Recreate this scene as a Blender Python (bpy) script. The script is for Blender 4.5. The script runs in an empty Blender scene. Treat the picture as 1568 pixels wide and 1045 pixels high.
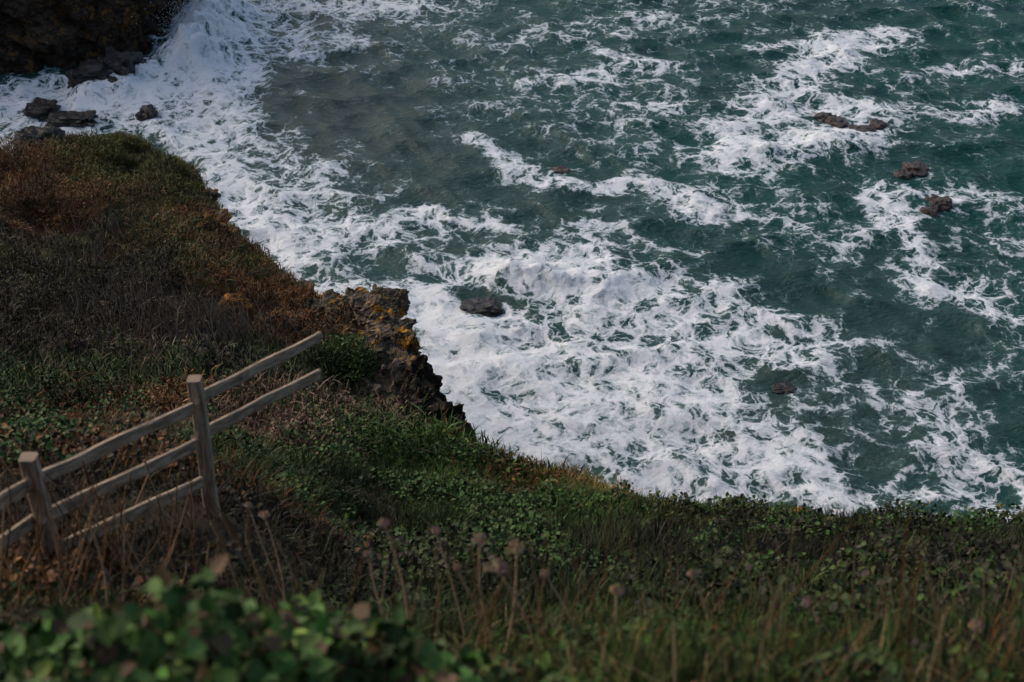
import bpy, math, random
import numpy as np
from mathutils import Vector, noise as mn
random.seed(3); rng=np.random.default_rng(7)
scene=bpy.context.scene
# ------------------------------------------------------------ survey of the site
F=2178.0; P=math.radians(34); H=36.0; CP,SP=math.cos(P),math.sin(P)
def S(u,v,y):
    a=(u-784)/F; b=(522.5-v)/F
    dy=CP+b*SP; dz=-SP+b*CP
    return (a/dy*y, y, H+dz/dy*y)
def W(u,v,z=0.0):
    b=(522.5-v)/F; dy=CP+b*SP; dz=-SP+b*CP
    return S(u,v,(z-H)*dy/dz)
def proj(x,y,z):
    z=z-H; d=y*CP-z*SP; up=y*SP+z*CP
    d=np.where(d<.05,.05,d)
    return 784+F*x/d, 522.5-F*up/d, d
# ------------------------------------------------------------ numpy noise
_perm=rng.permutation(512)
def vnoise(x,y):
    xi=np.floor(x).astype(int); yi=np.floor(y).astype(int); fx=x-xi; fy=y-yi
    fx=fx*fx*fx*(fx*(fx*6-15)+10); fy=fy*fy*fy*(fy*(fy*6-15)+10)
    h=lambda a,b:_perm[(_perm[a&511]+b)&511]/511.0
    return (h(xi,yi)*(1-fx)+h(xi+1,yi)*fx)*(1-fy)+(h(xi,yi+1)*(1-fx)+h(xi+1,yi+1)*fx)*fy
def fbm(x,y,o=4,g=.5):
    s=0;a=1;t=0
    for i in range(o):
        s=s+a*vnoise(x*2**i+17*i,y*2**i+31*i); t+=a; a*=g
    return s/t*2-1
# ------------------------------------------------------------ mesh helpers
def make_mesh(name,co,faces,n,cols=None,mat=None,smooth=False,attrs=None):
    me=bpy.data.meshes.new(name); co=np.asarray(co,np.float32); faces=np.asarray(faces,np.int32)
    me.vertices.add(len(co)); me.vertices.foreach_set('co',co.ravel())
    nf=len(faces); me.loops.add(nf*n); me.loops.foreach_set('vertex_index',faces.ravel())
    me.polygons.add(nf); me.polygons.foreach_set('loop_start',np.arange(0,nf*n,n,dtype=np.int32))
    me.polygons.foreach_set('loop_total',np.full(nf,n,np.int32))
    if smooth: me.polygons.foreach_set('use_smooth',np.ones(nf,bool))
    me.update(calc_edges=True)
    if cols is not None:
        c=np.ones((len(co),4),np.float32); c[:,:3]=cols
        at=me.attributes.new('Col','FLOAT_COLOR','POINT'); at.data.foreach_set('color',c.ravel())
    for k,vv in (attrs or {}).items():
        at=me.attributes.new(k,'FLOAT','POINT'); at.data.foreach_set('value',np.asarray(vv,np.float32).ravel())
    if mat: me.materials.append(mat)
    ob=bpy.data.objects.new(name,me); scene.collection.objects.link(ob); return ob
def grid_mesh(name,X,Y,Z,**k):
    ny,nx=X.shape; idx=np.arange(ny*nx).reshape(ny,nx)
    f=np.stack([idx[:-1,:-1],idx[:-1,1:],idx[1:,1:],idx[1:,:-1]],-1).reshape(-1,4)
    return make_mesh(name,np.stack([X,Y,Z],-1).reshape(-1,3),f,4,**k)
# ------------------------------------------------------------ node helpers
class NT:
    def __init__(s,name):
        s.m=bpy.data.materials.new(name); s.m.use_nodes=True; s.t=s.m.node_tree; s.t.nodes.clear()
        s.out=s.n('ShaderNodeOutputMaterial')
    def n(s,t,**k):
        nd=s.t.nodes.new(t)
        for a,b in k.items(): setattr(nd,a,b)
        return nd
    def l(s,a,b): s.t.links.new(a,b)
    def put(s,sock,v):
        if isinstance(v,bpy.types.NodeSocket): s.l(v,sock)
        else: sock.default_value=v
    def math(s,op,a,b=0.0,c=None,clamp=False):
        nd=s.n('ShaderNodeMath',operation=op,use_clamp=clamp); s.put(nd.inputs[0],a); s.put(nd.inputs[1],b)
        if c is not None: s.put(nd.inputs[2],c)
        return nd.outputs[0]
    def vm(s,op,a,b):
        nd=s.n('ShaderNodeVectorMath',operation=op); s.put(nd.inputs[0],a); s.put(nd.inputs[1],b); return nd.outputs[0]
    def mr(s,v,a,b,c=0.0,d=1.0,smooth=True):
        nd=s.n('ShaderNodeMapRange',interpolation_type='SMOOTHSTEP' if smooth else 'LINEAR')
        s.put(nd.inputs[0],v); s.put(nd.inputs[1],a); s.put(nd.inputs[2],b); s.put(nd.inputs[3],c); s.put(nd.inputs[4],d); return nd.outputs[0]
    def noise(s,vec,sc,det=4,rough=.5,dist=0,col=False):
        nd=s.n('ShaderNodeTexNoise'); s.put(nd.inputs['Vector'],vec); nd.inputs['Scale'].default_value=sc
        nd.inputs['Detail'].default_value=det; nd.inputs['Roughness'].default_value=rough; nd.inputs['Distortion'].default_value=dist
        return nd.outputs['Color'] if col else nd.outputs['Fac']
    def voro(s,vec,sc):
        vo=s.n('ShaderNodeTexVoronoi',feature='DISTANCE_TO_EDGE',voronoi_dimensions='2D'); s.l(vec,vo.inputs['Vector']); vo.inputs['Scale'].default_value=sc; return vo.outputs[0]
    def mix(s,f,a,b,mode='MIX'):
        nd=s.n('ShaderNodeMix',data_type='RGBA',blend_type=mode); s.put(nd.inputs[0],f)
        for sk,v in ((nd.inputs[6],a),(nd.inputs[7],b)):
            if isinstance(v,tuple): v=(*v,1.0)
            s.put(sk,v)
        return nd.outputs[2]
    def attr(s,name,col=False):
        nd=s.n('ShaderNodeAttribute',attribute_name=name); return nd.outputs['Color' if col else 'Fac']
    def bsdf(s,col,rough=.8,spec=.3,normal=None,**k):
        b=s.n('ShaderNodeBsdfPrincipled')
        if isinstance(col,tuple): col=(*col,1.0)
        s.put(b.inputs['Base Color'],col); s.put(b.inputs['Roughness'],rough); s.put(b.inputs['Specular IOR Level'],spec)
        if normal: s.l(normal,b.inputs['Normal'])
        for a,v in k.items(): s.put(b.inputs[a],v)
        return b.outputs[0]
    def bump(s,h,st,dist=.1,nrm=None):
        b=s.n('ShaderNodeBump'); s.put(b.inputs['Height'],h); s.put(b.inputs['Strength'],st); b.inputs['Distance'].default_value=dist
        if nrm: s.l(nrm,b.inputs['Normal'])
        return b.outputs[0]
    def fin(s,sh): s.l(sh,s.out.inputs[0]); return s.m
# ------------------------------------------------------------ terrain definition
E=[(-900,262,49),(-500,250,51),(0,238,52),(60,232,53),(130,212,54),(200,210,54),(270,232,52),(303,262,49),(325,300,46),(352,345,42),
(400,392,38),(440,425,35.5),(480,455,33.5),(535,463,32),(578,456,31),(600,474,30),(594,505,28.7),(575,545,27.4),(572,600,26),(596,648,24.7),
(650,668,22.9),(694,674,21.6),(760,692,19.5),(820,710,18.5),(900,738,17.6),(1000,766,17),(1100,772,16.8),(1200,784,16.5),
(1300,798,16),(1400,808,15.5),(1568,817,15),(1900,834,15),(2700,864,15)]
E3=np.array([S(*e) for e in E])
poly=np.vstack([E3[:,:2],[[60,12],[60,-40],[-70,-40],[-70,44]]])
C=[]
for u in (300,600,800,1000,1300,1600,1900): C.append(S(u,1045,3.6))
for u in (500,800,1100,1400,1700,2000):
    C+= [S(u,990,5.4),S(u,935,7.6),S(u,884,10),S(u,842,12.3)]
C+=[S(-300,1060,3.6),S(0,1060,3.6),S(320,785,8.5),S(55,850,7),S(180,830,7.8),S(-150,930,5.7),S(250,940,5.6),S(420,880,7.6),S(0,700,12.5),S(200,680,14.5),S(350,715,13),
 S(430,790,10.5),S(500,750,14),S(560,740,15.5),S(650,735,16.5),S(700,760,15),S(400,672,17),S(500,668,18.5),S(600,678,20),S(650,684,20.3),
 S(-100,620,19),S(150,610,21),S(280,600,21),S(400,600,22),S(460,640,21),S(0,520,27),S(150,520,27.5),S(300,520,27.5),S(430,540,26.5),S(505,560,26),
 S(545,520,28.5),S(540,480,31),S(350,470,31.5),S(100,430,33),S(0,400,35),S(250,400,36),S(370,430,34),S(0,310,44),S(100,310,44.5),S(200,300,45.5),S(280,330,42.5),
 S(150,250,50),S(-300,400,34),S(-300,300,45),S(-600,500,27),S(-400,650,17)]
C+=[(0,0,34.4),(-5,0,34.9),(6,0,34.2),(-15,2,34.5),(15,2,32),(30,4,30),(-30,10,33),(-30,22,24),(-45,20,27),(0,-10,37),(-20,-12,38),(25,-12,36),(50,-5,34),(-60,0,36),(-60,40,14)]
C+=[S(545,652,24.2),S(505,650,23.6)]
C=np.vstack([np.array(C),E3]); 
_c=.8
def _phi(r2): return np.sqrt(r2+_c)
def _fit():
    n=len(C); D=((C[:,None,:2]-C[None,:,:2])**2).sum(-1); A=np.zeros((n+3,n+3)); A[:n,:n]=_phi(D)-np.eye(n)*.02
    A[:n,n]=1;A[:n,n+1:]=C[:,:2];A[n,:n]=1;A[n+1:,:n]=C[:,:2].T
    return np.linalg.solve(A,np.concatenate([C[:,2],[0,0,0]]))
_w=_fit()
def rbf(x,y):
    r=_w[-3]+_w[-2]*x+_w[-1]*y
    for i in range(len(C)): r=r+_w[i]*_phi((x-C[i,0])**2+(y-C[i,1])**2)
    return r
def sdist(x,y):   # >0 inside land
    d=np.full(x.shape,1e9); ins=np.zeros(x.shape,bool); n=len(poly)
    for i in range(n):
        a=poly[i]; b=poly[(i+1)%n]; e=b-a
        t=np.clip(((x-a[0])*e[0]+(y-a[1])*e[1])/(e@e),0,1)
        d=np.minimum(d,(x-a[0]-t*e[0])**2+(y-a[1]-t*e[1])**2)
        c=((a[1]>y)!=(b[1]>y)); dx=(b[0]-a[0])*(y-a[1])/((b[1]-a[1]) if b[1]!=a[1] else 1e-9)+a[0]
        ins^=c&(x<dx)
    return np.where(ins,1,-1)*np.sqrt(d)
def height(x,y,detail=True):
    far=np.clip((y-12)/20,0,1)
    z=rbf(x,y); d=sdist(x,y)+(.25+.3*far)*fbm(x*.9,y*.9,4,.6)
    k=np.clip(d/3,0,1)
    z=z+(.08+1.0*far*k)*fbm(x*.35+5,y*.35,3)+(.09+.42*far)*fbm(x*1.1,y*1.1+9,4,.6)*np.clip(.3+d,0.25,1)
    lip=np.clip(1-d/.7,0,1)**2*.25
    z=z-np.where(d>0,lip,.25)
    out=np.maximum(-d,0)
    z=z-out*4.2-np.minimum(out,1)*1.4*(fbm(x*1.5,y*1.5,3)+.3)
    return np.maximum(z,-3+.5*fbm(x,y,2)),d
# ------------------------------------------------------------ plant colour zones
RUST=(.165,.075,.026);OLIVE=(.085,.084,.02);DKG=(.036,.054,.013);GREYB=(.08,.06,.04);TWIG=(.17,.125,.09);GREEN=(.058,.108,.02)
STRAW=(.22,.155,.078);EARTH=(.17,.105,.066);DARK=(.036,.029,.018);YEL=(.26,.17,.03)
Zn=[(200,235,52,3.5,OLIVE,2),(250,280,48,3,OLIVE,1.4),(150,280,48,3,OLIVE,.9),(60,240,52,2.5,RUST,.6),(80,320,43,3,RUST,1.5),(20,270,48,3,RUST,1.1),(160,330,42,2.5,RUST,.9),(240,320,43,2.5,OLIVE,.9),(335,335,42.5,1.3,RUST,1.8),
(300,390,37,2.5,RUST,1.2),(340,420,35,2.5,OLIVE,1.2),(430,450,33,1.8,RUST,1.4),(80,420,34,3.5,OLIVE,1),(120,440,33,3,GREYB,1),(40,370,38,3,GREYB,.9),(220,370,39,3,DKG,1.2),
(50,500,28.5,3.5,DARK,1.8),(160,480,30,3,DARK,1.5),(250,500,28.5,2.5,TWIG,1.1),(310,510,28,1.6,TWIG,1.2),(150,595,22,2,GREEN,1.1),(60,600,21.5,2.5,DKG,1.5),(200,560,24,2,GREYB,.8),(280,560,24.5,1.6,EARTH,1),  # mid-left DARK: dark scrub plus the slope's shadow, painted into the plant colour
(390,550,26,1.2,GREEN,2),(370,600,22,1.6,DARK,1),(510,560,26,1.4,DKG,2.5),(545,560,27,.7,GREEN,.8),(510,470,31.5,1.8,RUST,1),(540,490,30,1.5,DARK,1.2),(420,500,29,1.5,RUST,1.3),
(430,665,18,1.0,EARTH,3),(380,660,17,1.2,EARTH,2),(540,668,19.3,1.0,EARTH,2),(440,640,20,1.5,DKG,1),(240,640,18,1.5,RUST,.8),
(470,700,15,1.6,DKG,1.5),(600,715,17.3,1.3,GREEN,.7),(760,755,15.5,2,GREEN,.9),(880,770,15,1.4,GREEN,.9),(1000,775,15.8,1,OLIVE,1.2),(800,720,17,1,RUST,.8),(930,745,16.8,.8,STRAW,.8),(640,780,14,2.5,DKG,1.5),
(785,700,18.8,.45,YEL,1.6),(860,722,17.9,.35,YEL,1.2),(925,746,17.2,.5,YEL,1.6),(700,690,20,.4,RUST,1.5),
(450,800,10,1.8,DARK,1.2),(850,850,11.5,3,DKG,1),(1100,850,11.5,3,DARK,1.4),(1200,800,14.5,2,OLIVE,.7),(1400,830,13.5,3,DKG,1.3),(1550,850,12,3,DARK,1.1),(1300,930,8,2.5,DKG,1.3),(1550,960,7,2,DARK,1.3),
(330,720,11,1.4,RUST,.9),(330,830,7.4,1,DARK,1),(60,830,6.5,1,RUST,.7),(230,860,6,1,DARK,.9),(600,900,7.5,1.2,DKG,.9),(500,960,5,1,RUST,.4),(800,960,5.5,1.4,DKG,1),(780,1020,4,.9,OLIVE,.8),(1000,1000,4.6,1.2,GREEN,.6),(1250,1020,4.2,1.0,DKG,1),(1500,1030,4,1,DARK,.8),(1150,900,9,2,DKG,.7)]
Zp=np.array([S(z[0],z[1],z[2])[:2] for z in Zn]); Zr=np.array([z[3] for z in Zn]); Zc=np.array([z[4] for z in Zn]); Zw=np.array([z[5] for z in Zn])
def zone_pick(x,y,soft=1.0):
    wx=x+1.6*fbm(x*.5,y*.5,4)*np.clip((y-8)/20,.15,1.3); wy=y+2.2*fbm(x*.5+40,y*.5,4)*np.clip((y-8)/20,.15,1.3)
    lw=np.full((len(x),len(Zp)),-1e9)
    for i in range(len(Zp)):
        lw[:,i]=np.log(Zw[i])-((wx-Zp[i,0])**2+(wy-Zp[i,1])**2*.6)/Zr[i]**2
    g=-np.log(-np.log(rng.random(lw.shape)+1e-12)+1e-12)*soft
    sh=.5+1.3*np.clip(fbm(x*1.0+9,y*1.0,5,.6)+.3,0,1.2)
    return Zc[np.argmax(lw+g*.45,1)]*sh[:,None]
# ------------------------------------------------------------ ground
def ax(parts):
    r=[]
    for a,b,s in parts: r.append(np.arange(a,b,s))
    r.append([parts[-1][1]]); return np.concatenate(r)
gx=ax([(-70,-30,.8),(-30,-7,.15),(-7,11,.085),(11,22,.2),(22,60,.8)]); gy=ax([(-40,-4,1.0),(-4,20,.085),(20,57,.14)])
X,Y=np.meshgrid(gx,gy); Z,D=height(X,Y)
cols=zone_pick(X.ravel(),Y.ravel(),.4)*.5
m=NT('ground_soil_rock'); tc=m.n('ShaderNodeTexCoord').outputs['Object']; geo=m.n('ShaderNodeNewGeometry')
sx=m.n('ShaderNodeSeparateXYZ'); m.l(geo.outputs['True Normal'],sx.inputs[0])
n1=m.noise(tc,3,6,.65); n2=m.noise(tc,.8,4,.6)
st=m.vm('MULTIPLY',tc,(.6,.6,2.2)); n3=m.noise(st,1.6,6,.65,.6)
soil=m.mix(m.mr(n1,.35,.7),(.03,.022,.014),m.attr('Col',True))
rock=m.mix(m.mr(n3,.35,.65),(.03,.026,.022),(.13,.095,.07)); rock=m.mix(m.mr(n2,.55,.7,0,.7),rock,(.05,.055,.02))
rk=m.mr(sx.outputs[2],.62,.42)
m.fin(m.bsdf(m.mix(rk,soil,rock),.95,.1,m.bump(n3,.9,.12)))
ground=grid_mesh('ground',X,Y,Z,cols=cols,mat=m.m,smooth=True)
# ------------------------------------------------------------ sea
def band(p0,p1,ru,rv,s):
    a=np.array(W(*p0)[:2]); b=np.array(W(*p1)[:2]); c=(a+b)/2; sl=math.sqrt(c@c+H*H); k=sl/F
    return a,b,ru*k,rv*k*sl/H,s
Foam=[((670,490),(710,640),70,70,.9),((840,420),(930,450),80,40,.8),((800,560),(960,600),130,65,.66),((1050,500),(1210,540),80,36,.55),((930,670),(1080,720),110,45,.54),
((1080,600),(1180,680),60,40,.5),((1180,720),(1300,770),60,30,.48),((760,660),(860,700),70,30,.62),((1000,745),(1100,765),50,20,.48),((760,400),(900,385),80,20,.48),((600,440),(640,450),40,20,.6),
((470,430),(560,455),50,20,.55),((340,280),(430,400),40,36,.5),((320,160),(350,270),50,55,.48),((430,330),(520,360),80,30,.36),((430,370),(640,345),50,18,.34),
((0,160),(150,150),80,28,.95),((180,150),(300,120),60,28,.95),((300,90),(330,20),45,38,1.15),((0,215),(110,205),60,15,.75),((240,190),(290,215),45,20,.65),((380,40),(520,60),70,26,.45),((400,0),(640,10),100,14,.52),
((380,100),(340,170),40,40,.52),((430,230),(520,300),60,40,.22),((640,322),(760,340),32,11,.64),((720,215),(790,250),22,7,.58),((780,265),(930,275),28,9,.7),((950,260),(1090,320),26,13,.48),((990,165),(1050,168),30,5,.56),
((1130,240),(1330,205),46,20,.74),((1120,200),(1290,70),34,16,.52),((1270,75),(1370,50),36,11,.64),((1200,160),(1350,160),46,10,.52),((920,85),(1000,95),30,7,.54),((810,125),(930,130),28,5,.52),((880,135),(960,100),26,5,.46),
((1330,310),(1370,360),20,18,.67),((1380,300),(1440,310),24,9,.72),((1430,430),(1540,470),46,14,.44),((1370,320),(1440,430),22,20,.44),((1460,105),(1568,110),40,8,.48),((1480,170),(1568,160),46,9,.42),((1200,75),(1160,72),30,5,.47),
((1440,640),(1568,740),60,30,.38),((1300,600),(1520,560),60,30,.2),((1450,740),(1568,790),60,20,.34),((1060,425),(1300,520),60,12,.32),((820,60),(1000,30),80,18,.22),((1300,380),(1100,300),50,18,.2),((1550,380),(1500,300),60,26,.24),((860,340),(1060,380),40,10,.28),
((1100,390),(1260,450),90,25,-.12),((560,180),(700,260),90,50,-.1),((1380,540),(1460,530),70,35,-.12),((730,458),(735,462),38,13,-.9),((1195,592),(1200,595),25,14,-.4),((940,640),(960,650),20,12,-.35),((1060,715),(1090,720),30,12,-.35)]
Fb=[band(*f) for f in Foam]
sxs=ax([(-3000,-400,400),(-400,-60,20),(-60,-40,1),(-40,42,.17),(42,62,1),(62,400,20),(400,3000,400)])
sys_=ax([(-300,-20,40),(-20,30,1.5),(30,98,.155),(98,120,.8),(120,500,15),(500,4000,250)])
X,Y=np.meshgrid(sxs,sys_); dens=np.zeros_like(X)
WX=X+1.6*fbm(X*.22+7,Y*.22,5,.6); WY=Y+2.2*fbm(X*.22,Y*.22+70,5,.6)
for a,b,rx,ry,s in Fb:
    e=np.array([(b[0]-a[0])/rx,(b[1]-a[1])/ry]); L=max(e@e,1e-6)
    px=(WX-a[0])/rx; py=(WY-a[1])/ry; t=np.clip((px*e[0]+py*e[1])/L,0,1)
    g=np.exp(-((px-t*e[0])**2+(py-t*e[1])**2)); dens=dens+s*g if s<0 else np.maximum(dens,0)+s*g*(1-np.clip(dens,0,1)*.85)
dens=np.clip(dens,-.3,1.0)
Z=np.zeros_like(X); DX=np.zeros_like(X); DY=np.zeros_like(X)
for i in range(50):
    lam=math.exp(rng.uniform(math.log(.55),math.log(6.0))); th=math.radians(-112+rng.normal(0,34)); kx,ky=math.cos(th),math.sin(th)
    k=2*math.pi/lam; A=.0085*lam*rng.uniform(.5,1.2); ph=rng.uniform(0,6.28)
    arg=k*(X*kx+Y*ky)+ph+1.5*fbm(X*.12+i,Y*.12,2)
    Z+=A*np.cos(arg); DX-=A*kx*np.sin(arg); DY-=A*ky*np.sin(arg)
near=((np.abs(X)<45)&(Y>28)&(Y<110)).astype(float)
Z*=near;DX*=near;DY*=near
dp=np.clip(dens,0,1)
Z+=near*dp*(.2*fbm(X*.7,Y*.7,4)+.06*fbm(X*2.5,Y*2.5,3)+.1)
def ridge(p0,p1,r,h):
    global Z
    a=np.array(W(*p0)[:2]);b=np.array(W(*p1)[:2]);e=b-a;t=np.clip(((X-a[0])*e[0]+(Y-a[1])*e[1])/(e@e),0,1)
    d2=(X-a[0]-t*e[0])**2+(Y-a[1]-t*e[1])**2; Z+=h*np.exp(-d2/r**2)*(1+.6*fbm(X*1.5,Y*1.5,5,.6))
ridge((780,425),(920,440),1.3,.6); ridge((1020,410),(990,425),.8,.3); ridge((300,95),(335,30),2.0,1.9); ridge((1180,240),(1320,215),1.3,.4); ridge((160,135),(230,120),1.8,.7); ridge((1060,300),(1090,325),.8,.3)
crest=np.clip((Z/.12),-2,2)*.04
silt=np.zeros_like(X)
for p,r,s in (((480,120),11,.4),((560,200),8,.3),((400,250),8,.55),((740,470),5,.5),((1130,620),6,.4),((1400,545),6,.5),((900,340),6,.25),((1250,740),6,.4)):
    q=W(*p); silt+=s*np.exp(-((X-q[0])**2+(Y-q[1])**2*.6)/r**2)
m=NT('sea_water_foam'); tc=m.n('ShaderNodeTexCoord').outputs['Object']; de=m.attr('foam')
wv=m.noise(tc,.5,4,.6,0,True); wv=m.vm('SUBTRACT',wv,(.5,.5,.5)); wc=m.vm('ADD',tc,m.vm('MULTIPLY',wv,(2.4,2.2,0)))
wc=m.vm('MULTIPLY',wc,(1,.8,0))
wv2=m.noise(wc,3.0,4,.6,0,True); wd=m.vm('ADD',wc,m.vm('MULTIPLY',m.vm('SUBTRACT',wv2,(.5,.5,.5)),(.4,.4,0)))
nbig=m.noise(wc,.6,3,.55); nf=m.noise(tc,4.5,6,.8)
d1=m.voro(wd,.85); d2=m.voro(wd,2.3); d3=m.voro(wd,6.5)
w1=m.mr(d1,0.0,.28,1,0,False); w2=m.mr(d2,0.0,.26,1,0,False); w3=m.mr(d3,0,.3,1,0,False)
na=m.noise(m.vm('MULTIPLY',wd,(.75,1.3,1)),1.7,5,.6)
rid=m.math('SUBTRACT',1.0,m.math('MULTIPLY',m.math('ABSOLUTE',m.math('SUBTRACT',na,.5)),12.0),clamp=True)
web=m.math('MULTIPLY_ADD',w3,.18,m.math('MULTIPLY_ADD',w2,.48,m.math('MULTIPLY',w1,.62)))
kw=m.math('MULTIPLY_ADD',de,1.15,.46,clamp=True)
val=m.math('MULTIPLY',m.math('SUBTRACT',nbig,.5),1.8)
val=m.math('MULTIPLY_ADD',m.math('SUBTRACT',nf,.5),1.0,val)
val=m.math('MULTIPLY_ADD',rid,.27,val); val=m.math('MULTIPLY_ADD',web,kw,val)
val=m.math('ADD',val,-.37); val=m.math('MULTIPLY_ADD',de,.78,val)
foam=m.mr(val,.38,.60); thin=m.mr(val,.08,.6,0,.18)
fo=m.math('MAXIMUM',foam,thin)
wat=m.mix(m.mr(m.noise(tc,.08,2),.35,.65),(.002,.036,.030),(.005,.052,.042)); wat=m.mix(m.attr('silt'),wat,(.032,.054,.046))
wat=m.mix(m.mr(val,.0,.5,0,.35),wat,(.02,.105,.088))
rn=m.noise(m.vm('MULTIPLY',tc,(1,1.7,1)),2.6,5,.6,.2)
bw=m.bump(rn,.7,.22)
water=m.bsdf(wat,.18,.35,bw,IOR=1.33)
nfb=m.noise(tc,3.2,6,.75); fb=m.bump(nfb,.7,.24)
fc=m.mix(m.mr(val,.45,1.2),(.40,.46,.48),(.84,.85,.86))
fsh=m.bsdf(fc,.85,.1,fb)
mx=m.n('ShaderNodeMixShader'); m.l(fo,mx.inputs[0]); m.l(water,mx.inputs[1]); m.l(fsh,mx.inputs[2]); m.fin(mx.outputs[0])
base=.08+.17*fbm(X*.09+3,Y*.09,3)
sea=grid_mesh('sea',X+DX,Y+DY,Z,mat=m.m,smooth=True,attrs={'foam':dens+base+crest,'silt':np.clip(silt,0,1)})
# ------------------------------------------------------------ rock material and rocks
def rockmat(name,c0,c1,lichen,wet,moss=0):
    m=NT(name); tc=m.n('ShaderNodeTexCoord').outputs['Object']
    a=m.noise(m.vm('MULTIPLY',tc,(.7,.7,2)),1.8,8,.65,.8); b=m.noise(tc,6,5,.7); vo=m.n('ShaderNodeTexVoronoi',feature='DISTANCE_TO_EDGE')
    m.l(m.vm('ADD',m.vm('MULTIPLY',tc,(1,1,2.0)),m.vm('MULTIPLY',m.noise(tc,1.5,4,.6,0,True),(1.4,1.4,1.4))),vo.inputs['Vector']); vo.inputs['Scale'].default_value=.8
    col=m.mix(m.mr(a,.35,.68),c0,c1); col=m.mix(m.mr(b,.55,.75,0,.4),col,tuple(x*1.8 for x in c1))
    if moss:
        sx=m.n('ShaderNodeSeparateXYZ'); m.l(m.n('ShaderNodeNewGeometry').outputs['Normal'],sx.inputs[0])
        col=m.mix(m.math('MULTIPLY',m.mr(sx.outputs[2],.4,.85),m.mr(m.noise(tc,2.5,5,.7),.42,.6,0,moss)),col,(.05,.05,.018))
    if lichen:
        col=m.mix(m.mr(m.noise(tc,.9,5,.7),.54,.64,0,.5),col,(.09,.08,.04)); col=m.mix(m.mr(m.noise(tc,1.5,6,.7),.54,.595,0,lichen),col,(.44,.20,.025))
    col=m.mix(m.mr(vo.outputs[0],0,.03,.6,0),col,(.012,.01,.008))
    h=m.math('MULTIPLY_ADD',m.mr(vo.outputs[0],0,.06),.4,m.math('ADD',a,m.math('MULTIPLY',b,.3)))
    return m.fin(m.bsdf(col,.35 if wet else .9,.5 if wet else .15,m.bump(h,1,.15)))
RM=rockmat('lichen_rock',(.07,.052,.038),(.25,.18,.13),.85,False,.6); RW=rockmat('wet_rock',(.008,.007,.007),(.03,.026,.024),0,True)
RB=rockmat('brown_rock',(.02,.012,.009),(.075,.046,.034),0,True); RO=rockmat('orange_rock',(.14,.07,.02),(.3,.13,.03),.9,False)
import bmesh
def rock_data(bm,c,s,seed,sub=4,rotz=0,block=.0):
    r=bmesh.ops.create_icosphere(bm,subdivisions=sub,radius=1); off=Vector((seed*13.1,seed*7.7,seed*3.3))
    for v in r['verts']:
        p=v.co.copy(); 
        q=Vector([math.copysign(abs(t)**(1-block),t) for t in p])
        d=1+.32*mn.noise(p*1.1+off)+.2*mn.noise(p*2.6+off)+.09*mn.noise(p*6+off)+.05*mn.noise(p*14+off)
        w=mn.voronoi(p*1.5+off)[0]; d+=.35*(w[1]-w[0])-.12
        q*=d; q=Vector((q.x*s[0],q.y*s[1],q.z*s[2])); cz,sz=math.cos(rotz),math.sin(rotz)
        v.co=Vector((q.x*cz-q.y*sz,q.x*sz+q.y*cz,q.z))+Vector(c)
def rocks(name,lst,mat,fuse=0):
    bm=bmesh.new()
    for i,(c,s,*k) in enumerate(lst): rock_data(bm,c,s,(len(name)*7+i*5+int(abs(c[0])*10))%97,5 if max(s)>.8 else 4,(i*1.3)%3,.3)
    me=bpy.data.meshes.new(name); bm.to_mesh(me); bm.free(); me.materials.append(mat)
    ob=bpy.data.objects.new(name,me); scene.collection.objects.link(ob)
    if fuse:
        r=ob.modifiers.new('fuse','REMESH'); r.mode='VOXEL'; r.voxel_size=fuse
        sm=ob.modifiers.new('s','SMOOTH'); sm.factor=.5; sm.iterations=5
        for sc,st in ((.9,.5),(.3,.26),(.1,.09)):
            t=bpy.data.textures.new('rk','CLOUDS'); t.noise_scale=sc; t.noise_depth=2; t.noise_type='HARD_NOISE' if sc<.5 else 'SOFT_NOISE'
            d=ob.modifiers.new('d','DISPLACE'); d.texture=t; d.strength=st; d.texture_coords='GLOBAL'; d.mid_level=.5
    return ob
def wr(u,v,dz=0):
    p=W(u,v); return (p[0],p[1],dz)
for u,v,sx_,sy_,sz_ in ((64,172,1.0,.9,.5),(116,189,1.45,.9,.5),(226,182,.6,.7,.7),(62,222,1.3,1.2,.95),(112,226,.9,.8,.5),(352,6,.6,.6,.7)):
    rocks('sea_rock',[(wr(u,v,.05),(sx_,sy_,sz_))],RW)
rocks('sea_rock',[(wr(150,128,.2),(1.7,1.5,1.0)),(wr(188,120,.3),(1.4,1.4,1.3))],RW)
rocks('sea_rock',[(wr(1282,190,-.05),(.6,.8,.40)),(wr(1318,202,-.1),(.9,.8,.36)),(wr(1345,192,-.15),(.5,.6,.36)),(wr(1262,180,-.15),(.6,.6,.35))],RB)
rocks('sea_rock',[(wr(1400,260,-.05),(.7,.8,.36)),(wr(1385,268,-.12),(.5,.5,.3))],RB)
rocks('sea_rock',[(wr(1440,312,-.05),(.6,.6,.34)),(wr(1425,325,-.12),(.4,.5,.3))],RB)
rocks('sea_rock',[(wr(855,263,-.1),(.6,.45,.28))],RB)
for u,v,s in ((735,470,.75),(1200,594,.4),(905,492,.35)):
    rocks('sea_rock',[(wr(u,v,-.12),(s*1.3,s,.3*s+.08))],RW)
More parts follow.
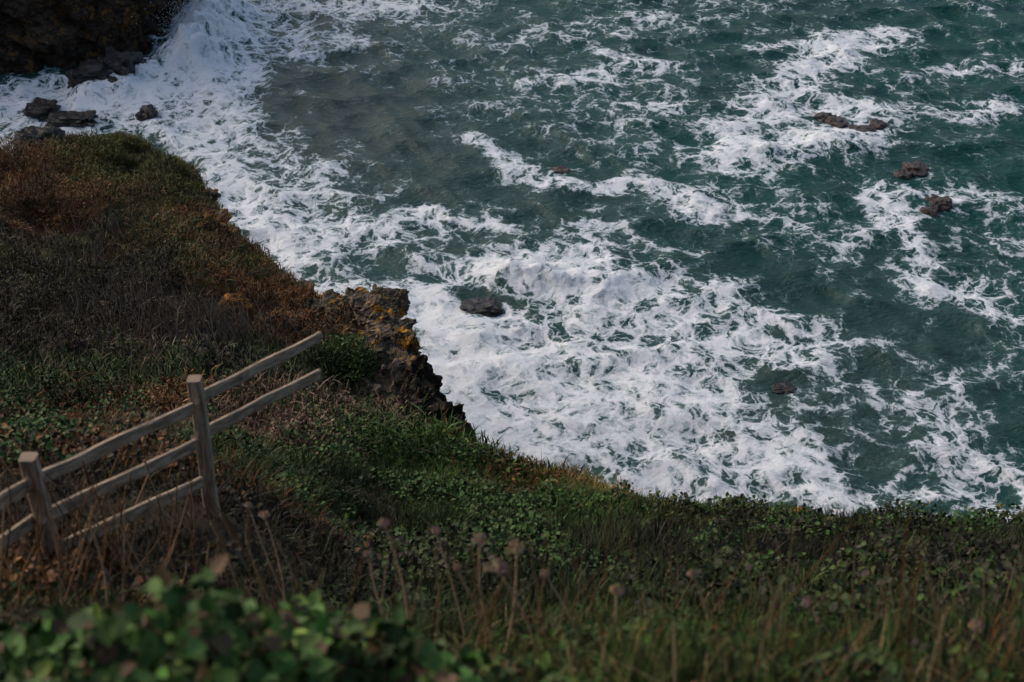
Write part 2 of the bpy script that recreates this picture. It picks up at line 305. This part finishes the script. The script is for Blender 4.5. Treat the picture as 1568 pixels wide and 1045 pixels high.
# promontory crag
def sr(u,v,y,s,dz=0):
    p=S(u,v,y); return ((p[0],p[1],p[2]+dz),s)
crag=[sr(592,466,30.0,(.5,.7,.45)),sr(560,468,31,(.7,.7,.35)),sr(515,470,31.6,(.7,.6,.3)),sr(590,508,28.9,(.6,.9,1.0),-.3),sr(586,545,27.8,(.7,.9,1.0),-.3),sr(598,590,26.6,(.75,.9,1.2),-.4),sr(570,560,27,(.55,.7,.8),-.2),
 sr(570,620,25.7,(.65,.8,1.1),-.3),sr(606,640,25.2,(.75,.9,1.1),-.4),sr(545,630,25.4,(.4,.5,.6)),sr(575,662,24.3,(.6,.7,.8),-.3),sr(540,655,24.0,(.4,.5,.4)),sr(600,680,23.6,(.6,.7,1.2),-.6),sr(606,560,27.6,(.4,.6,1.6),-1.2)]
rocks('rocky_crag',crag,RM,.07)
rocks('dark_cliff_rock',[sr(643,618,24.8,(.55,.9,1.4),-.6),sr(664,648,23.6,(.45,.8,1.2),-.5),sr(684,670,22.4,(.36,.6,.8),-.4),sr(640,670,23.2,(.5,.7,.9),-.5)],rockmat('dark_rock',(.015,.011,.009),(.05,.035,.025),.1,False),.07)
rocks('orange_lichen_rock',[sr(360,480,30.8,(.45,.3,.5))],RO)
L_=[]
for (u,v,y) in [(318,292,46.3),(338,325,43.6),(350,350,41.6),(385,385,38.6),(415,408,36.8),(455,442,34.4),(500,462,32.8),(735,688,20.3),(850,722,18.0),(965,757,17.2),(1125,768,16.75),(1215,787,16.4)]:
    s=random.uniform(.2,.4)*(1.0 if y>25 else .55); L_.append(sr(u+random.uniform(-3,3),v,y,(s*1.3,s,s*.8),-.18))
rocks('cliff_edge_rocks',L_,RM)
# far cliff, top left
bl=[(-700,160),(-300,145),(-100,135),(0,126),(60,120),(130,112),(190,105),(235,96),(262,72),(285,45),(302,18),(312,-10),(300,-60),(250,-120),(150,-200)]
B=np.array([W(*b)[:2] for b in bl]); seg=np.concatenate([[0],np.cumsum(np.hypot(*np.diff(B,axis=0).T))]); ss=np.arange(0,seg[-1],.2)
bx=np.interp(ss,seg,B[:,0]); by=np.interp(ss,seg,B[:,1]); tx=np.gradient(bx); ty=np.gradient(by); L=np.hypot(tx,ty); nx_,ny_=-ty/L,tx/L
kk=np.ones(25)/25; nx_=np.convolve(np.pad(nx_,12,'edge'),kk,'valid'); ny_=np.convolve(np.pad(ny_,12,'edge'),kk,'valid')
hs=np.concatenate([np.arange(-1.5,17,.2),[17.2,17.4,17.5,17.6]]); SS,HH=np.meshgrid(ss,hs)
inset=.32*np.maximum(HH,0)+1.8*fbm(SS*.22,HH*.15,4)+2.4*np.abs(fbm(SS*.6+.5*HH,HH*.35,4))+.5*np.abs(fbm(SS*1.6-.8*HH,HH*.9,4,.6))
inset=inset+np.clip(HH-17.1,0,.5)*60
inset*=np.clip((HH+2.2)/2,.2,1)
cx_=bx[None]+nx_[None]*inset; cy_=by[None]+ny_[None]*inset
grid_mesh('sea_cliff',cx_,cy_,HH+.3*fbm(SS,HH,2),mat=rockmat('cliff_face_rock',(.018,.014,.012),(.085,.06,.042),.25,False,.5))
# spray thrown up against the far cliff: clouds of small droplets
N=16000; tt=rng.random(N); c0=np.array(W(292,75)[:2]); c1=np.array(W(338,5)[:2]); p=c0[None]+(c1-c0)[None]*tt[:,None]
bur=np.clip(.6+1.2*fbm(tt*7,tt*0+3,3),.1,1.4); hh=np.abs(rng.normal(0,.55,N))*bur*2.0; sp=.5+.35*hh
px=p[:,0]+rng.normal(0,1,N)*sp; py=p[:,1]+rng.normal(0,1,N)*sp; pz=.7+hh; r=rng.uniform(.012,.04,N)[:,None]
b=np.stack([px,py,pz],1); T=[np.array(v) for v in ((1,0,-.6),(-.6,.8,-.6),(-.6,-.8,-.6),(0,0,1))]
co=np.stack([b+t[None]*r for t in T],1).reshape(-1,3); i=np.arange(N)*4
fa=np.stack([i,i+1,i+3,i+1,i+2,i+3,i+2,i,i+3,i,i+2,i+1],1).reshape(-1,3)
m=NT('spray_droplets'); make_mesh('sea_spray',co,fa,3,mat=m.fin(m.bsdf((.85,.86,.87),.6,.3)))
# ------------------------------------------------------------ vegetation
m=NT('foliage'); VM=m.fin(m.bsdf(m.attr('Col',True),.65,.2))
def scatter(n,x0,x1,y0,y1,mu=160,dmin=-.5):
    x=rng.uniform(x0,x1,n); y=rng.uniform(y0,y1,n); z,d=height(x,y); u,v,_=proj(x,y,z+.1)
    k=(d>dmin)&(u>-mu)&(u<1568+mu)&(v>-50)&(v<1045+220)&(np.hypot(x,y)>1.7)
    return x[k],y[k],z[k],d[k]
def blades(name,x,y,z,K,Ln,wd,col,lean=.55,bend=.5,jit=.08,hmul=None):
    n=len(x); N=n*K; r=rng.random
    bx=np.repeat(x,K)+rng.normal(0,jit,N); by=np.repeat(y,K)+rng.normal(0,jit,N); bz=np.repeat(z,K)-.03
    L=Ln*rng.uniform(.45,1.25,N)*(np.repeat(hmul,K) if hmul is not None else 1); th=np.repeat(r(n)*6.283,K)+rng.normal(0,.9,N); le=np.abs(rng.normal(0,lean,N)).clip(0,1.4)
    dx=np.cos(th)*np.sin(le);dy=np.sin(th)*np.sin(le);dz=np.cos(le); ph=r(N)*6.283; w=wd*rng.uniform(.6,1.3,N)*.5; wx=np.cos(ph)*w; wy=np.sin(ph)*w
    b=np.stack([bx,by,bz],1); mid=b+np.stack([dx,dy,dz],1)*(L*.55)[:,None]; tip=mid+np.stack([dx*(1+bend),dy*(1+bend),dz-bend*.6],1)*(L*.5)[:,None]
    ww=np.stack([wx,wy,np.zeros(N)],1)
    co=np.stack([b-ww,b+ww,mid-ww*.8,mid+ww*.8,tip],1).reshape(-1,3); i=np.arange(N)*5
    f=np.stack([i,i+1,i+3,i,i+3,i+2,i+2,i+3,i+4],1).reshape(-1,3)
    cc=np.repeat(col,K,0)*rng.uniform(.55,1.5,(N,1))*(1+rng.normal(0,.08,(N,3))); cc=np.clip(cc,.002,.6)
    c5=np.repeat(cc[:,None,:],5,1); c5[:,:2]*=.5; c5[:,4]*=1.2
    return make_mesh(name,co,f,3,cols=c5.reshape(-1,3),mat=VM)
def leaf_arrays(x,y,z,size,tilt=.8):
    N=len(x); th=rng.random(N)*6.283; ti=rng.normal(0,tilt,N); ro=rng.normal(0,.5,N)
    f=np.stack([np.cos(th)*np.cos(ti),np.sin(th)*np.cos(ti),np.sin(ti)],1); s0=np.stack([-np.sin(th),np.cos(th),0*th],1)
    up=np.cross(f,s0); s=s0*np.cos(ro)[:,None]+up*np.sin(ro)[:,None]; up=np.cross(f,s); sz=(size*rng.uniform(.6,1.3,N))[:,None]; c=np.stack([x,y,z],1)
    P=[c,c+(f*.25+s*.42+up*.10)*sz,c+(f*.7+s*.33+up*.10)*sz,c+(f*1.05-up*.1)*sz,c+(f*.7-s*.33+up*.10)*sz,c+(f*.25-s*.42+up*.10)*sz]
    co=np.stack(P,1).reshape(-1,3); i=np.arange(N)*6
    return co,np.stack([i,i+1,i+2,i+3,i,i+3,i+4,i+5],1).reshape(-1,4)
def leaves(name,x,y,z,size,col,tilt=.8,var=.4):
    co,f=leaf_arrays(x,y,z,size,tilt); N=len(x); cc=col*rng.uniform(1-var,1+var,(N,1))*(1+rng.normal(0,.07,(N,3)))
    return make_mesh(name,co,f,4,cols=np.repeat(np.clip(cc,.002,.6),6,0),mat=VM)
# headland: grass, bracken and low scrub
def hcan(x,y,d): return np.clip(fbm(x*.5+50,y*.5,5,.6)*1.8+.1,0,1)*1.1*np.clip(d*.5,.1,1)
x,y,z,d=scatter(190000,-32,2,17,56); can=hcan(x,y,d); hm=.5+.9*np.clip(fbm(x*.8,y*.8,3)+.4,0,1.3); t=rng.random(len(x))**.6
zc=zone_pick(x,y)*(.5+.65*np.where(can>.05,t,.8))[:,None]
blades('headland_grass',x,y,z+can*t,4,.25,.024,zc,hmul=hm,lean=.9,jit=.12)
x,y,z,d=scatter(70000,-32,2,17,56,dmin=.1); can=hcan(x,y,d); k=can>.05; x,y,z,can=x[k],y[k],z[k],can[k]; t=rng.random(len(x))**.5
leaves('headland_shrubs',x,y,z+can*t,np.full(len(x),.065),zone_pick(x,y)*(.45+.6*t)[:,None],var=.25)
# dark green shrub tucked against the crag
c=np.array(S(522,565,26.3)); N=9000; v_=rng.normal(0,1,(N,3)); v_/=np.linalg.norm(v_,axis=1)[:,None]; rr=rng.random(N)[:,None]**.3*(1+.35*fbm(v_[:,0]*2+5,v_[:,2]*2+v_[:,1],3))[:,None]
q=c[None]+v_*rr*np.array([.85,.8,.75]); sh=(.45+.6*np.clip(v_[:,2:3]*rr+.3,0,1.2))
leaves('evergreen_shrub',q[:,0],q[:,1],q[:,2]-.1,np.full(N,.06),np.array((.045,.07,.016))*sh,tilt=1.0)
# tufts growing on the crag
tx_=[];ty_=[];tz_=[]
for (c,s) in crag:
    for j in range(5): tx_.append(c[0]+random.gauss(-.15,.4)*s[0]); ty_.append(c[1]+random.gauss(0,.4)*s[1]); tz_.append(c[2]+s[2]*random.uniform(.45,.9))
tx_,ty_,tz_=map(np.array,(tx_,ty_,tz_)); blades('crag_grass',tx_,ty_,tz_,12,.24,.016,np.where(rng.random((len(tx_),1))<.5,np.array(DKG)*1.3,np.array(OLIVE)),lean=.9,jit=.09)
# near bank
x,y,z,d=scatter(120000,-9,13,6,19.5); cl=fbm(x*1.1,y*1.1,4,.6); hm=.4+1.3*np.clip(cl+.35,0,1.3); zc=zone_pick(x,y)
hm=hm*np.where((x<-.8)&(y<9),.5,1)
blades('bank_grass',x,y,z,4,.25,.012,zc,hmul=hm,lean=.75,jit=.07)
x,y,z,d=scatter(150000,-8,13,6,19.5,dmin=0); cf=np.where(x>2.5,.45,1.0)
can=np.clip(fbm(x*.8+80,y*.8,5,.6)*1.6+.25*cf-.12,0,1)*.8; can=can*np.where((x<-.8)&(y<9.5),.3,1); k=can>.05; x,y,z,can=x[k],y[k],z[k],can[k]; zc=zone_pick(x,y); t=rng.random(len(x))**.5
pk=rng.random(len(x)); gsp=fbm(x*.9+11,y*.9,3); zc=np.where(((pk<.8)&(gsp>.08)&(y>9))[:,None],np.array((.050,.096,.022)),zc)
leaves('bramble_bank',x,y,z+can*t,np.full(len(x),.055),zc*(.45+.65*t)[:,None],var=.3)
# foreground grass and low leaves
x,y,z,d=scatter(24000,-3.6,4.4,1.8,6.8); zc=zone_pick(x,y); cn=fbm(x*1.1+3,y*1.1,3); pk=rng.random(len(x)); zc=np.where(pk[:,None]<(.07+.22*np.clip(cn,0,1))[:,None],np.array(STRAW),np.where(pk[:,None]<.17,np.array(RUST)*.8,np.where(pk[:,None]<.55,np.array(GREEN)*.8,zc)))
hm=(.4+1.0*np.clip(fbm(x*1.6,y*1.6,3)+.3,0,1.2))*np.where((x<-.3)&(y>3.6),.55,1)
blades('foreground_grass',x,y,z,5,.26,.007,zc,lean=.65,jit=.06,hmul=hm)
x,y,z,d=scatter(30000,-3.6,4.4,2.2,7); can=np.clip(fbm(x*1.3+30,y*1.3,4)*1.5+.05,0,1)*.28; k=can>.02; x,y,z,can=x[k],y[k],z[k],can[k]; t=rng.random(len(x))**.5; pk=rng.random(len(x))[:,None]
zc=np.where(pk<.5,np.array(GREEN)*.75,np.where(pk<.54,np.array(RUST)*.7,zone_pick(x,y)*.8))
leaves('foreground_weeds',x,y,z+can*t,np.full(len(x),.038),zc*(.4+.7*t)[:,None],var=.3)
# ivy bush, bottom left
def bush(n,x0,x1,y0,y1,hf,size,c0):
    x=rng.uniform(x0,x1,n); y=rng.uniform(y0,y1,n); z,d=height(x,y); h=hf(x,y)*(.65+.9*fbm(x*3,y*3,3)); k=h>.04; x,y,z,h=x[k],y[k],z[k],h[k]
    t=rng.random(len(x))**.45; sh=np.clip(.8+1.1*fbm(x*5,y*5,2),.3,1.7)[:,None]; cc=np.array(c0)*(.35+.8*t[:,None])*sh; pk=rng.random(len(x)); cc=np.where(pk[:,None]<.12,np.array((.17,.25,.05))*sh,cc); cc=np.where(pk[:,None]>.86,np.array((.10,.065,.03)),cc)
    return x,y,z+h*t,np.full(len(x),size),cc
q=bush(17000,-2.4,.7,2.1,3.9,lambda x,y:np.clip(.64*(1-np.clip((x+.95)/1.45,0,1)**1.2),0,1)*np.clip(1-np.abs(y-2.9)/1.1,0,1)**.5,.058,(.062,.12,.025))
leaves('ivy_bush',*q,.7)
# ------------------------------------------------------------ stalks
def tubes(name,lines,mat_cols,sides=4):
    co=[];fa=[];cl=[];b=0
    for (pts,r0,r1),col in zip(lines,mat_cols):
        n=len(pts)
        for i,p in enumerate(pts):
            r=r0+(r1-r0)*i/(n-1)
            for s in range(sides):
                a=6.283*s/sides; co.append((p[0]+math.cos(a)*r,p[1]+math.sin(a)*r,p[2])); cl.append(col)
        for i in range(n-1):
            for s in range(sides): fa.append((b+i*sides+s,b+i*sides+(s+1)%sides,b+(i+1)*sides+(s+1)%sides,b+(i+1)*sides+s))
        b+=n*sides
    return make_mesh(name,co,fa,4,cols=np.array(cl),mat=VM)
def hgt(x,y): return float(height(np.array([x]),np.array([y]))[0][0])
lines=[];lc=[]
def stalk(top,lean=(0,0),r=.004,col=(.16,.10,.06)):
    x,y,z=top; bx,by=x+lean[0],y+lean[1]; g=hgt(bx,by); k=random.uniform(-.04,.04)
    pts=[(bx+(x-bx)*t+k*math.sin(3.14*t),by+(y-by)*t,g+(z-g)*t) for t in [i/7 for i in range(8)]]
    lines.append((pts,r,r*.6)); lc.append(col)
def umbel(c,R,col=(.17,.12,.085)):
    for i in range(44):
        a=random.random()*6.283; rr=R*math.sqrt(random.random()); e=(c[0]+rr*math.cos(a),c[1]+rr*math.sin(a),c[2]+.012-.25*rr+random.uniform(-.004,.006))
        lines.append(([(c[0],c[1],c[2]-.035),e],.0012,.0014)); lc.append(col)
        lines.append(([(e[0],e[1],e[2]-.004),(e[0],e[1],e[2]+.006)],.006,.0045)); lc.append(tuple(t*random.uniform(.6,1.3) for t in col))
for u,v,y,R in ((735,826,4.6,.036),(791,838,4.4,.044),(758,868,4.2,.048),(588,803,4.8,.025),(1060,880,4.6,.02),(945,905,4.2,.03),(1495,960,4,.03),(668,815,4.9,.02),(405,790,6,.03),(380,775,6.3,.02),(1235,925,4.6,.02),(835,880,4.6,.02),(565,850,4.6,.02),(700,870,4.8,.016)):
    p=S(u,v,y)
    stalk(p,(random.uniform(-.12,.2),random.uniform(-.2,.1)),.006,(.36,.25,.16)); umbel(p,R,(.40,.30,.22))
for i in range(250):
    u=random.uniform(-50,1600); y=random.uniform(3.0,6.5); x=(u-784)/F*y/.74; g=hgt(x,y)
    h=random.uniform(.2,.75) if u>520 else random.uniform(.25,.6)
    stalk((x+random.gauss(0,.14),y+random.gauss(0,.1),g+h),(random.gauss(0,.14),random.gauss(0,.1)),random.uniform(.0018,.004),random.choice([STRAW,(.30,.22,.12),(.15,.09,.05),(.10,.06,.035),RUST]))
for i in range(130):   # tangle of stems at the fence foot
    u=random.uniform(-40,340); y=random.uniform(5.4,8.2); x=(u-784)/F*y/.765; g=hgt(x,y)
    stalk((x+random.gauss(0,.12),y+random.gauss(0,.1),g+random.uniform(.35,.8)),(random.gauss(0,.2),random.gauss(0,.15)),random.uniform(.003,.008),random.choice([(.19,.11,.06),(.10,.06,.035),(.26,.18,.11),RUST]))
tubes('dead_stalks',lines,lc)
lines=[];lc=[]
for i in range(520):  # bare scrub on the headland
    cu,cv,cy=random.choice([(250,505,28.3),(300,500,28.4),(320,520,27.5),(270,530,26.5),(200,400,36),(120,440,33),(350,560,24.5),(160,470,30.5)])
    p=S(cu,cv,cy); x=p[0]+random.gauss(0,.9); y=p[1]+random.gauss(0,.8)
    for j in range(3):
        xx=x+random.gauss(0,.35); yy=y+random.gauss(0,.3); stalk((xx,yy,hgt(xx,yy)+random.uniform(.5,1.2)),(random.gauss(0,.3),random.gauss(0,.25)),.011,random.choice([TWIG,(.28,.22,.17),GREYB]))
tubes('bare_scrub',lines,lc,3)
# ------------------------------------------------------------ fence
m=NT('weathered_wood'); tc=m.n('ShaderNodeTexCoord').outputs['UV']; a=m.noise(m.vm('MULTIPLY',tc,(1,14,14)),3,6,.65,.5); b=m.noise(m.n('ShaderNodeTexCoord').outputs['Object'],5,5,.65)
col=m.mix(m.mr(a,.32,.64),(.16,.11,.075),(.46,.35,.25)); col=m.mix(m.mr(b,.48,.68,0,.6),col,(.13,.10,.065)); WM=m.fin(m.bsdf(col,.85,.15,m.bump(a,.7,.012)))
fence=bpy.data.objects.new('wooden_fence',None); scene.collection.objects.link(fence)
def beam(name,p0,p1,w,h,seed,wedge=0):
    p0=Vector(p0);p1=Vector(p1);d=(p1-p0);L=d.length;d.normalize(); up=Vector((0,0,1)) if abs(d.z)<.9 else Vector((0,1,0)); s=d.cross(up).normalized(); up=s.cross(d).normalized()
    bm=bmesh.new(); uv=bm.loops.layers.uv.new(); n=max(6,int(L/.12)); rings=[]; prof=[(-.5,-.38),(-.38,-.5),(.38,-.5),(.5,-.38),(.5,.38),(.38,.5),(-.38,.5),(-.5,.38)]
    for i in range(n+1):
        t=i/n; c=p0+d*L*t; o=mn.noise(Vector((t*L*1.2,seed,0)))*.02; o2=mn.noise(Vector((t*L*1.5,seed+9,0)))*.012; ring=[]
        for a_,b_ in prof:
            e=mn.noise(Vector((t*L*5,a_*3+seed,b_*3)))*.008
            ring.append(bm.verts.new(c+s*(a_*w+o+e)+up*(b_*h*(1+.14*mn.noise(Vector((t*L*2,seed+4,0))))+o2+e)))
        rings.append(ring)
    for i in range(n):
        for j in range(8):
            f=bm.faces.new((rings[i][j],rings[i][(j+1)%8],rings[i+1][(j+1)%8],rings[i+1][j]))
            for lp,(tt,jj) in zip(f.loops,((i,j),(i,j+1),(i+1,j+1),(i+1,j))): lp[uv].uv=(tt/n*L+seed,jj*.04)
    bm.faces.new(rings[0][::-1]); bm.faces.new(rings[-1])
    bmesh.ops.recalc_face_normals(bm,faces=bm.faces)
    me=bpy.data.meshes.new(name); bm.to_mesh(me); bm.free(); me.materials.append(WM); ob=bpy.data.objects.new(name,me); scene.collection.objects.link(ob); ob.parent=fence; return ob
def post(name,u,v,y,ln,w,seed):
    p=Vector(S(u,v,y)); return beam(name,p-Vector((0,0,ln)),p,w,w*.9,seed)
post('post_middle',296,580,8.5,1.5,.105,1); post('post_near',45,700,7.0,1.4,.105,2); post('post_end',-190,850,5.5,1.2,.105,5)
def rail(name,a,b,seed,h=.092,w=.035): beam(name,S(*a),S(*b),w,h,seed)
rail('rail_far_top',(300,612,8.44),(491,516,10.2),11); rail('rail_far_low',(300,668,8.44),(488,573,10.2),12)
rail('rail_top',(40,741,6.93),(293,626,8.42),13); rail('rail_mid',(62,794,6.93),(300,680,8.42),14); rail('rail_low',(95,838,6.93),(308,738,8.42),15)
rail('rail_near_top',(-180,880,5.45),(44,742,6.98),16); rail('rail_near_mid',(-180,950,5.45),(50,797,6.98),17)
# ------------------------------------------------------------ light, sky, camera
w=bpy.data.worlds.new('World'); scene.world=w; w.use_nodes=True; nt=w.node_tree; bg=nt.nodes['Background']; sk=nt.nodes.new('ShaderNodeTexSky'); sk.sky_type='NISHITA'; sk.sun_disc=False
el,az=math.radians(36),math.radians(-60)   # azimuth from +Y, clockwise
sk.sun_elevation=el; sk.sun_rotation=az; sk.air_density=1.1; sk.dust_density=3.5; nt.links.new(sk.outputs[0],bg.inputs[0]); bg.inputs[1].default_value=.15
sd=bpy.data.lights.new('sun','SUN'); sd.energy=1.2; sd.angle=math.radians(30); sd.color=(1,.94,.87); so=bpy.data.objects.new('sun',sd); scene.collection.objects.link(so)
dv=Vector((math.sin(az)*math.cos(el),math.cos(az)*math.cos(el),math.sin(el))); so.rotation_euler=(-dv).to_track_quat('-Z','Y').to_euler()
cd=bpy.data.cameras.new('camera'); co_=bpy.data.objects.new('camera',cd); scene.collection.objects.link(co_); co_.location=(0,0,H); co_.rotation_euler=(math.pi/2-P,0,0)
cd.lens=50.0; cd.sensor_width=36; cd.clip_start=.1; cd.clip_end=6000; cd.dof.use_dof=True; cd.dof.focus_distance=32; cd.dof.aperture_fstop=2.4
scene.camera=co_
scene.view_settings.view_transform='Standard'; scene.view_settings.look='None'; scene.view_settings.exposure=0
